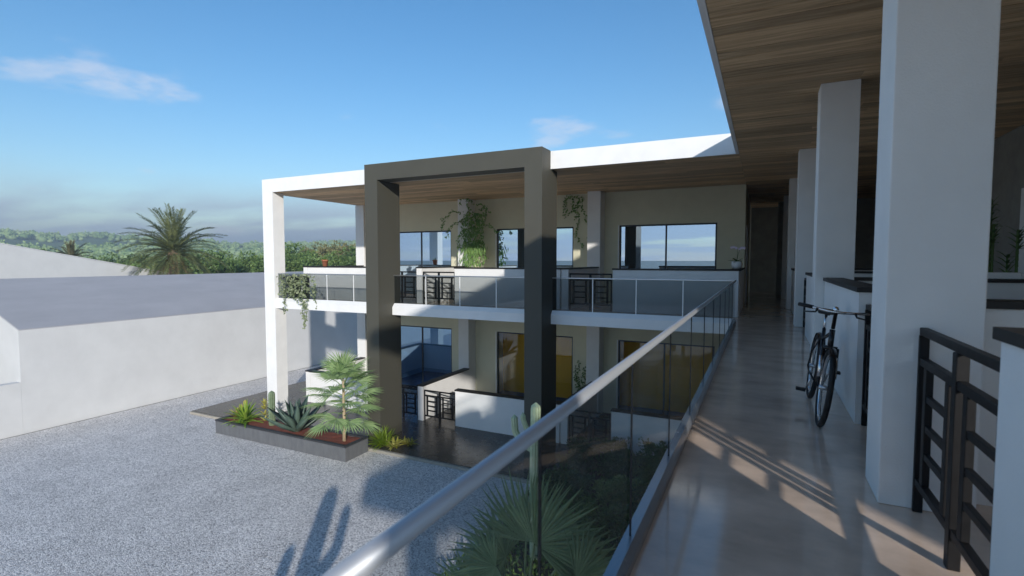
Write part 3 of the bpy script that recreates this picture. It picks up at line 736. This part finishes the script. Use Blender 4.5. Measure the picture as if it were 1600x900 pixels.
small_plant('croton', (-15.98, 11.50, SZ), 'small cream and green plant at the left end of the planter', 'leaf_yellow', random.Random(3), lambda m, q: [rosette(m, (q.uniform(-.12, .12), q.uniform(-.1, .1), 0), q, 12, .42, .09, 75, 10) for _ in range(3)])
ct = thing('cactus', (-15.72, 11.58, SZ), 'small cream coloured torch cactus at the left of the planter', 'cactus')
m = MB(); cactus_column(m, [(0, 0, -.02), (0, 0, .60)], .065, 9); m.build('stem', 'leaf_yellow', ct, world=False)
small_plant('trailing_plant', (-15.15, 10.99, SZ), 'green leaves trailing over the front rim of the planter', 'leaf_lime', random.Random(8), lambda m, q: [rosette(m, (q.uniform(-.35, .35), q.uniform(-.03, .06), .02), q, 9, .28, .05, 50, -20) for _ in range(4)])
small_plant('fern', (-10.25, 12.15, PLAT), 'lime green fern behind the right end of the planter', 'fern_lime', random.Random(5), lambda m, q: [rosette(m, (q.uniform(-.3, .3), q.uniform(-.15, .15), 0), q, 26, .6, .035, 75, 5) for _ in range(5)])
small_plant('ground_bromeliad', (-10.0, 12.28, PLAT), 'pale yellow leafy plant at the foot of the portal leg', 'leaf_yellow', random.Random(6), lambda m, q: [rosette(m, (q.uniform(-.18, .18), q.uniform(-.08, .08), 0), q, 14, .34, .06, 60, 0) for _ in range(3)])
small_plant('ground_bromeliad', (-9.55, 12.62, PLAT), 'olive yellow sprawling plant just right of the portal leg', 'leaf_yellow', random.Random(7), lambda m, q: [rosette(m, (q.uniform(-.3, .3), q.uniform(-.08, .08), 0), q, 12, .30, .045, 50, 0) for _ in range(4)])

# ================================================================ garden bed in the corner, in the shade
bd = MB(); nx, ny = 26, 44; bx0, bx1, by0, by1 = -4.95, -.31, 6.3, 14.45
for i in range(nx+1):
    for j in range(ny+1):
        x = bx0+(bx1-bx0)*i/nx; y = by0+(by1-by0)*j/ny; e = min(x-bx0, bx1-x, y-by0, by1-y)
        bd.v.append((x, y, .11+.06*min(1, e*2)+.05*noise.noise(Vector((x*2, y*2, 0))) - (.115 if e < .01 else 0)))
for i in range(nx):
    for j in range(ny): a = i*(ny+1)+j; bd.f.append((a, a+ny+1, a+ny+2, a+1))
tag(bd.build('garden_bed', 'soil', smooth=True), kind='structure')
gc = MB(); q = random.Random(21)
for k in range(9000):
    x, y = q.uniform(bx0+.05, bx1-.05), q.uniform(by0+.05, by1-.05)
    leaf(gc, Vector((x, y, .13+.14*q.random())), rv(q, 1)+Vector((0, 0, .8)), rv(q, 1), q.uniform(.07, .18), .05)
tag(gc.build('ground_cover', 'leaf_mid'), 'low dark ground cover filling the shaded corner bed', 'ground cover', kind='stuff')
SHR = [(-4.4,13.6,.55,'leaf_dark'),(-3.5,13.9,.5,'leaf_mid'),(-2.5,13.9,.55,'leaf_mid'),(-1.5,13.9,.62,'leaf_pale'),(-.95,13.3,.7,'leaf_mid'),(-4.2,12.3,.55,'leaf_brown'),(-3.2,12.6,.5,'leaf_dark'),(-2.2,12.7,.6,'leaf_mid'),
 (-1.3,12.2,.75,'leaf_mid'),(-3.8,11.0,.6,'leaf_dark'),(-2.7,11.2,.6,'leaf_pale'),(-1.7,10.9,.7,'leaf_dark'),(-3.0,9.8,.6,'leaf_mid'),(-1.9,9.5,.7,'leaf_dark'),(-1.1,9.9,.7,'leaf_mid'),(-2.3,8.2,.55,'leaf_dark'),(-1.3,8.2,.65,'leaf_mid')]
SM = {}
for mt in ('leaf_dark', 'leaf_mid', 'leaf_brown', 'leaf_pale'):
    qq = random.Random(len(mt)); m, cs = blob_crown(qq, 2600, .85, .85, .62, .72, .105, 34, .3)
    s = MB()
    for c, r in cs[:12]: s.tube([(0, 0, -.03), c*.4, c], [.02, .014, .005], 5)
    SM[mt] = (m.mesh('crown', mt), s.mesh('stem', 'bark'))
SN = {'leaf_dark': 'dark green', 'leaf_mid': 'mid green', 'leaf_brown': 'olive brown', 'leaf_pale': 'pale green flecked'}
WH = lambda y: 'against the white parapet' if y > 13.2 else 'in the middle' if y > 10.4 else 'near the gallery edge'
for x, y, r, mt in SHR:
    where = WH(y); od = order([a[0]/a[1] for a in SHR if a[3] == mt and WH(a[1]) == where], x/y)
    t = thing('shrub', (x, y, .12), '%s%s shrub in the shaded corner bed %s' % (od, SN[mt], where), 'shrub', 'shrubs in the shaded corner bed', q.uniform(0, 6))
    obj('stem', SM[mt][1], t, sc=(r, r, r)); obj('crown', SM[mt][0], t, sc=(r*1.15, r*1.15, r))
agave('agave', (-1.75, 7.25, .12), 'dark blue green agave in the shaded corner bed', .95, 15, random.Random(14), wid=.08)
# tall branching cactus in the bed, its head showing above the handrail
def cac(base, H, arms, label, mat, rad):
    t = thing('cactus', base, label, 'cactus'); m = MB(); cactus_column(m, [(0, 0, -.05), (0, 0, H*.6), (.02, 0, H)], rad, 11); m.build('stem', mat, t, world=False)
    for z, dx, dy, up, r in arms:
        a = MB(); cactus_column(a, [(0, 0, z), (dx*.6, dy*.6, z+.08), (dx, dy, z+.30), (dx*1.05, dy*1.05, z+up)], r, 9); a.build('arm', mat, t, world=False)
    return t
p1 = at(831, 640, 'y', 8.6)
cac((p1.x+.06, 8.6, .12), p1.z+.02, [(p1.z-.88, -.40, 0.0, .62, .065), (p1.z-.62, -.21, -.05, .44, .05)], 'pale green branching cactus whose head rises beside the portal leg', 'cactus_pale', .095)
cac((-5.0, 3.45, 0), 2.35, [(1.15, .36, .28, .88, .11), (.55, -.33, -.26, 1.0, .11)], 'branching cactus on the gravel casting the long forked shadow', 'cactus_skin', .19)
# big fan palm just below the railing
pb = Vector((-2.45, 5.35, 0))
t = thing('fan_palm', pb, 'big dark green fan palm just below the near railing', 'palm')
MB().tube([(0, 0, -.05), (.02, 0, .6), (0, .02, 1.35)], [.16, .13, .12], 12).build('trunk', 'bark', t, smooth=True, world=False)
cr = MB(); st = MB(); q = random.Random(31); crown0 = Vector((pb.x, pb.y, 1.3))
for hx, hy, yy, ang, rad, tilt in [(822,846,5.3,88,1.0,.25),(835,850,5.1,40,.95,.3),(790,870,5.4,160,.85,.35),(875,880,5.2,8,.85,.4),(775,885,5.0,205,.7,.5),(900,905,4.9,-15,.8,.5),(740,925,5.2,190,.75,.5)]:
    hub = at(hx, hy, 'y', yy); a = R(ang); axis = RT*math.cos(a) + Vector((0, 0, 1))*math.sin(a) + FW*tilt*.4
    nrm = (-FW*1.0 + Vector((0, 0, 1))*tilt + rv(q, .25)).normalized()
    lh = hub-pb; st.tube([Vector((0, 0, 1.3)), (Vector((0, 0, 1.3))+lh)*.5+Vector((0, 0, .12)), lh], [.022, .015, .012], 6)
    nrm = (nrm - axis.normalized()*nrm.dot(axis.normalized())).normalized()
    fan_leaf(cr, lh, axis, nrm, rad*.9, q, 28, 225 if rad < .95 else 180, .08)
st.build('stem', 'palm_fan', t, world=False); cr.build('crown', 'palm_fan', t, world=False)

# ================================================================ climbing and hanging plants
q = random.Random(50)
def creeper(name, label, base, mat, fn, group=None, smat='leaf_dark'):
    t = thing(name, base, label, 'climbing plant', group); m = MB(); s = MB(); fn(m, s); o = -Vector(base)
    if s.v: s.build('stems', smat, t)
    m.build('leaves', mat, t); return t
OUT = Vector((0, -1, 0))
def col_creeper(m, s):
    for k in range(560):
        p = at(q.uniform(723, 755), q.uniform(332, 388), 'y', 17.80 - .14*q.random()); leaf(m, p, rv(q, 1)+Vector((0, -.3, -.5)), OUT+rv(q, .7), .11, .075)
    for px, py, dx, nst in ((722, 345, -1, 14), (722, 322, -1, 12), (724, 360, -1, 12), (748, 330, 1, 12), (752, 345, 1, 12), (748, 375, 1, 12), (735, 335, -.6, 10), (745, 322, .9, 11), (720, 335, -.9, 18)):
        vine(m, s, at(px, py, 'y', 17.78), q, nst, .075, (dx, 0, .35), .085, OUT, 3, .55, -.4)
creeper('climbing_plant', 'leafy green creeper wrapped round the far gallery column', at(735, 416, 'y', 17.7), 'leaf_vine', col_creeper)
def lower(m, s):
    for k in range(420):
        p = at(min(764, max(714, q.gauss(738, 9))), q.uniform(376, 412), 'y', 17.74 - .16*q.random()); leaf(m, p, Vector((q.uniform(-.4, .4), -.2, -1)), OUT+rv(q, .6), q.uniform(.12, .26), .04, .05)
creeper('grassy_plant', 'bright green grassy plant at the foot of the column creeper', at(738, 417, 'y', 17.6), 'leaf_fresh', lower)
def hang2(m, s):
    for px, py, dx, nst in ((905, 305, -.8, 16), (910, 306, -.25, 24), (900, 306, -1, 14), (912, 308, -.1, 26), (895, 305, -.5, 14), (906, 308, .0, 30)):
        vine(m, s, at(px, py, 'y', 18.36), q, nst, .07, (dx, 0, -.5), .085, OUT, 2, .55, -.8)
creeper('hanging_vine', 'thin green vine hanging from the soffit left of the right column', at(908, 304, 'y', 18.36), 'leaf_vine', hang2)
def climb3(m, s):
    for px, py, nst in ((908, 618, 20), (911, 615, 26), (905, 620, 12), (913, 612, 14), (909, 616, 16)):
        vine(m, s, at(px, py, 'y', 18.36), q, nst, .07, (.05, 0, 1), .075, OUT, 2, .4, .8)
creeper('climbing_vine', 'slender vine climbing the ground floor wall beside the right column', at(909, 622, 'y', 18.36), 'leaf_mid', climb3)
# trailing plant in a dark trough behind the glass by the corner column
tx0 = at(447, 440, 'y', 13.45).x; tx1 = at(479, 440, 'y', 13.45).x
tr = thing('railing_planter', ((tx0+tx1)/2, 13.45, FL2), 'dark trough behind the far railing holding the trailing plant', 'planter')
B(tx0, tx1, 13.30, 13.58, FL2+.005, CZ-.60).build('trough', 'planter_rim', tr); B(tx0+.03, tx1-.03, 13.33, 13.55, CZ-.5999, CZ-.58).build('soil', 'soil', tr)
def trail(m, s):
    for k in range(230):
        p = at(q.uniform(433, 490), q.uniform(428, 462), 'y', 13.10+.02*q.random()-.10*q.random()); 
        if q.random() < 1-abs(p.x-at(462, 440, 'y', 13.1).x)/1.1: leaf(m, p, rv(q, 1)+Vector((0, -.3, -.5)), OUT+rv(q, .7), .11, .085)
    for px in (440, 446, 452, 458, 464, 470, 476, 480, 484, 436): vine(m, s, at(px, 427, 'y', 13.08), q, q.randint(10, 17), .08, (q.uniform(-.3, .3), 0, -1), .10, OUT, 2, .5, -.7)
    for px, nst, dx in ((466, 26, .35), (474, 22, .1), (444, 18, -.2), (470, 25, .2)): vine(m, s, at(px, 455, 'y', 13.05), q, nst-8, .08, (dx, 0, -1), .10, OUT, 2, .45, -.7)
creeper('trailing_plant', 'pale green trailing plant spilling over the far railing at its left end', at(460, 455, 'y', 13.0), 'leaf_grey', trail)

# ================================================================ pots
def pot(name, base, prof, mat, label):
    t = thing(name, base, label, 'plant pot'); MB().lathe(prof, n=20).build('pot_body', mat, t, smooth=True, world=False); return t
p = at(508, 417, 'y', 14.8); p.z = FL2+.005+1.256
tp = pot('terracotta_pot', p, [(0, 0), (.085, 0), (.115, .20), (.13, .20), (.13, .25), (.10, .25), (.095, .2), (0, .2)], 'terracotta', 'small terracotta pot on the left parapet of the far gallery')
m = MB(); rosette(m, (0, 0, .2), random.Random(3), 16, .22, .03, 80, 15); m.build('leaves', 'leaf_mid', tp, world=False)
p = at(1157, 418, 'y', 15.6); p.x = -.65; p.z = FL2+.005+1.255
op = pot('orchid_pot', p, [(0, 0), (.075, 0), (.13, .05), (.145, .12), (.13, .20), (.115, .205), (.11, .19), (0, .19)], 'glazed_white', 'round white pot with an orchid on the corner parapet')
m = MB(); rosette(m, (0, 0, .19), random.Random(9), 8, .26, .07, 45, 5); m.build('leaves', 'leaf_mid', op, world=False)
m = MB(); m.tube([(0, 0, .19), (.02, 0, .42), (.0, 0, .55), (-.14, 0, .60)], .005, 5); m.tube([(0, 0, .19), (.03, 0, .40), (.08, 0, .55), (.18, 0, .58)], .005, 5); m.build('stem', 'leaf_dark', op, world=False)
fl = MB(); qf = random.Random(2)
for cx, cz in ((-.14, .59), (-.08, .60), (-.02, .57), (.18, .57), (.12, .58), (.07, .55)):
    for k in range(5):
        a = k*1.2566; leaf(fl, Vector((cx, -.01, cz)), Vector((math.cos(a), -.2, math.sin(a))), Vector((0, -1, 0)), .045, .04)
fl.build('flower', 'petal', op, world=False)
# lucky bamboo on the terrace divider at right
bz = FL2+.005+1.2505
bb = thing('bamboo_planter', (2.82, 8.80, bz), 'white trough with lucky bamboo canes on the terrace divider at right', 'plant pot')
B(-.24, .14, -.09, .09, 0, .085).build('trough', 'glazed_white', bb, world=False, bevel=.01)
qb = random.Random(12)
for x, h, r in ((-.17, .98, .022), (-.13, .70, .016), (.02, .30, .010), (.115, .62, .016), (-.20, .55, .012)):
    s = MB(); z = .08; pts = []; rads = []
    while z < h: pts += [(x, 0, z), (x, 0, z+.075)]; rads += [r*1.15, r*.92]; z += .08
    s.tube(pts, rads, 8).build('cane', 'leaf_mid', bb, world=False)
    m = MB()
    for k in range(4): rosette(m, (x, 0, h-.03-k*.07), qb, 4, .17, .035, 65, 5)
    m.build('leaves', 'leaf_mid', bb, world=False)
sp = small_plant('potted_plant', (1.62, 8.82, bz), 'small bright green plant on the divider left of the biggest column', 'leaf_lime', random.Random(4), lambda m, q: [rosette(m, (q.uniform(-.06, .06), q.uniform(-.04, .04), .08+.08*k), q, 7, .16, .05, 70, 5) for k in range(4)])
MB().lathe([(0, 0), (.05, 0), (.065, .1), (.055, .1), (0, .09)], n=16).build('pot', 'glazed_white', sp, smooth=True, world=False)

# ================================================================ bicycle leaning on the low wall
bk = thing('bicycle', (.485, 5.33, FL2+.006), 'black bicycle with silver handlebar leaning on the gallery low wall', 'bicycle')
bk.rotation_euler = (0, R(7.0), 0)
WR = .352; FA = (0, 0, WR); RA = (0, 1.06, WR)
def bp(name, mat, m, parent=bk, **k): return m.build(name, mat, parent, world=False, **k)
fr = MB(); bbk = (0, .62, .285); hd0 = (0, .135, .70); hd1 = (0, .185, .86); stt = (0, .79, .80)
fr.tube([hd0, hd1], .024, 12); fr.tube([(0, .145, .73), bbk], .021, 10); fr.tube([(0, .18, .835), (0, .755, .70)], .018, 10); fr.tube([bbk, stt], .018, 10)
for s in (-1, 1):
    fr.tube([(s*.03, .64, .285), (s*.06, .9, .32), (s*.062, 1.06, WR)], .010, 8); fr.tube([(s*.012, .765, .73), (s*.058, .95, .52), (s*.062, 1.06, WR)], .008, 8)
bp('frame', 'bike_paint', fr, smooth=True)
fk = MB(); fk.tube([(-.055, .125, .70), (.055, .125, .70)], .020, 10)
for s in (-1, 1): fk.tube([(s*.055, .125, .70), (s*.058, .07, .52), (s*.058, 0, WR)], [.018, .016, .010], 10)
bp('fork', 'bike_paint', fk, smooth=True)
lw = MB()
for s in (-1, 1): lw.tube([(s*.058, .10, .62), (s*.058, .03, .44)], .0195, 10)
bp('fork_stanchion', 'chrome', lw, smooth=True)
def wheel(nm, c, lab):
    w_ = obj(nm, None, bk, c)
    bp('tyre', 'rubber', MB().torus((0, 0, 0), WR-.024, .024, n=56, m=10), w_, smooth=True)
    bp('rim', 'chrome', MB().torus((0, 0, 0), WR-.056, .013, n=56, m=6), w_, smooth=True)
    bp('hub', 'steel', MB().tube([(-.05, 0, 0), (.05, 0, 0)], .022, 12), w_, smooth=True)
    s = MB()
    for k in range(28):
        a = 2*math.pi*k/28; sg = -1 if k % 2 else 1; a2 = a + (.5 if k % 4 < 2 else -.5)
        s.tube([(sg*.035, .02*math.cos(a2), .02*math.sin(a2)), (0, (WR-.06)*math.cos(a), (WR-.06)*math.sin(a))], .0014, 4, caps=False)
    bp('spokes', 'steel', s, w_)
wheel('front_wheel', FA, ''); wheel('rear_wheel', RA, '')
for c, a0, a1 in ((RA, 20, 190), (FA, 60, 150)):
    mg = MB(); rr_ = WR+.022; n = 20; i0 = 0
    for k in range(n+1):
        a = R(a0+(a1-a0)*k/n)
        for x, dr_ in ((-.028, -.012), (0, 0), (.028, -.012)): mg.v.append((x, c[1]-(rr_+dr_)*math.cos(a)*(1 if c is RA else 1), c[2]+(rr_+dr_)*math.sin(a)))
    for k in range(n):
        for j in range(2): q0 = k*3+j; mg.f.append((q0, q0+3, q0+4, q0+1))
    bp('mudguard', 'bike_paint', mg, smooth=True)
hb = obj('handlebar', None, bk, (0, .16, 1.03)); hb.rotation_euler = (0, 0, R(-5))
bp('bar', 'chrome', MB().tube([(-.30, .07, .02), (-.20, .02, .015), (-.06, -.02, 0), (.06, -.02, 0), (.20, .02, .015), (.30, .07, .02)], .0125, 12), hb, smooth=True)
for s in (-1, 1):
    bp('grip', 'rubber', MB().tube([(s*.185, .015, .014), (s*.305, .073, .02)] if s < 0 else [(s*.265, .052, .018), (s*.31, .075, .02)], .018, 12), hb, smooth=True)
    bp('brake_lever', 'rubber', MB().tube([(s*.15, -.005, .005), (s*.16, -.06, -.02), (s*.24, -.055, -.03)], [.012, .008, .006], 8), hb, smooth=True)
bp('reflector', 'red_plastic', MB().lathe([(0, -.012), (.022, -.012), (.026, .0), (.022, .014), (0, .018)], (.30, .06, .04), 14), hb, smooth=True)
bp('bell', 'chrome', MB().lathe([(.026, 0), (.026, .012), (.018, .026), (0, .032)], (-.005, -.03, .02), 16), hb, smooth=True)
bp('stem', 'black_metal', MB().tube([(0, .035, -.16), (0, .02, -.03), (0, -.02, 0)], .017, 10), bk if False else hb, smooth=True)
sd = obj('saddle', None, bk, (0, .82, .97))
sm = MB(); sm.lathe([(0, -.03), (.07, -.025), (.085, 0), (.06, .028), (0, .035)], n=18); sm.v = [(x*(1 if y > 0 else .45), y*1.75+.0, z) for x, y, z in sm.v]
bp('seat', 'rubber', sm, sd, smooth=True)
bp('seat_post', 'chrome', MB().tube([(0, -.025, -.18), (0, 0, -.03)], .0135, 10), sd, smooth=True)
ck = obj('crankset', None, bk, bbk)
bp('chainring', 'steel', MB().torus((.045, 0, 0), .085, .006, n=30, m=5), ck)
bp('crank', 'steel', MB().tube([(-.06, 0, 0), (-.075, .10, -.135)], .010, 8).tube([(.06, 0, 0), (.075, -.10, .135)], .010, 8), ck, smooth=True)
bp('pedal', 'rubber', MB().box(-.165, -.08, .06, .14, -.148, -.125), ck); bp('pedal', 'rubber', MB().box(.08, .165, -.14, -.06, .125, .148), ck)
ch = MB(); ch.tube([(.045, 0, .086), (.045, .44, .10)], .005, 4).tube([(.045, 0, -.086), (.045, .44, .03)], .005, 4); bp('chain', 'black_metal', ch, ck)

# ================================================================ the hazy air over the land
hz = B(-1300, 1300, -300, 1300, -1.1, 70).build('haze', 'white_paint'); tag(hz, kind='stuff')
hz.data.materials.clear(); m, n, l = base_mat('haze_air'); o = n.new('ShaderNodeOutputMaterial'); pv_ = n.new('ShaderNodeVolumePrincipled')
pv_.inputs['Color'].default_value = (.80, .90, 1, 1); pv_.inputs['Density'].default_value = .0013; pv_.inputs['Anisotropy'].default_value = .2
l.new(pv_.outputs[0], o.inputs['Volume']); hz.data.materials.append(m)
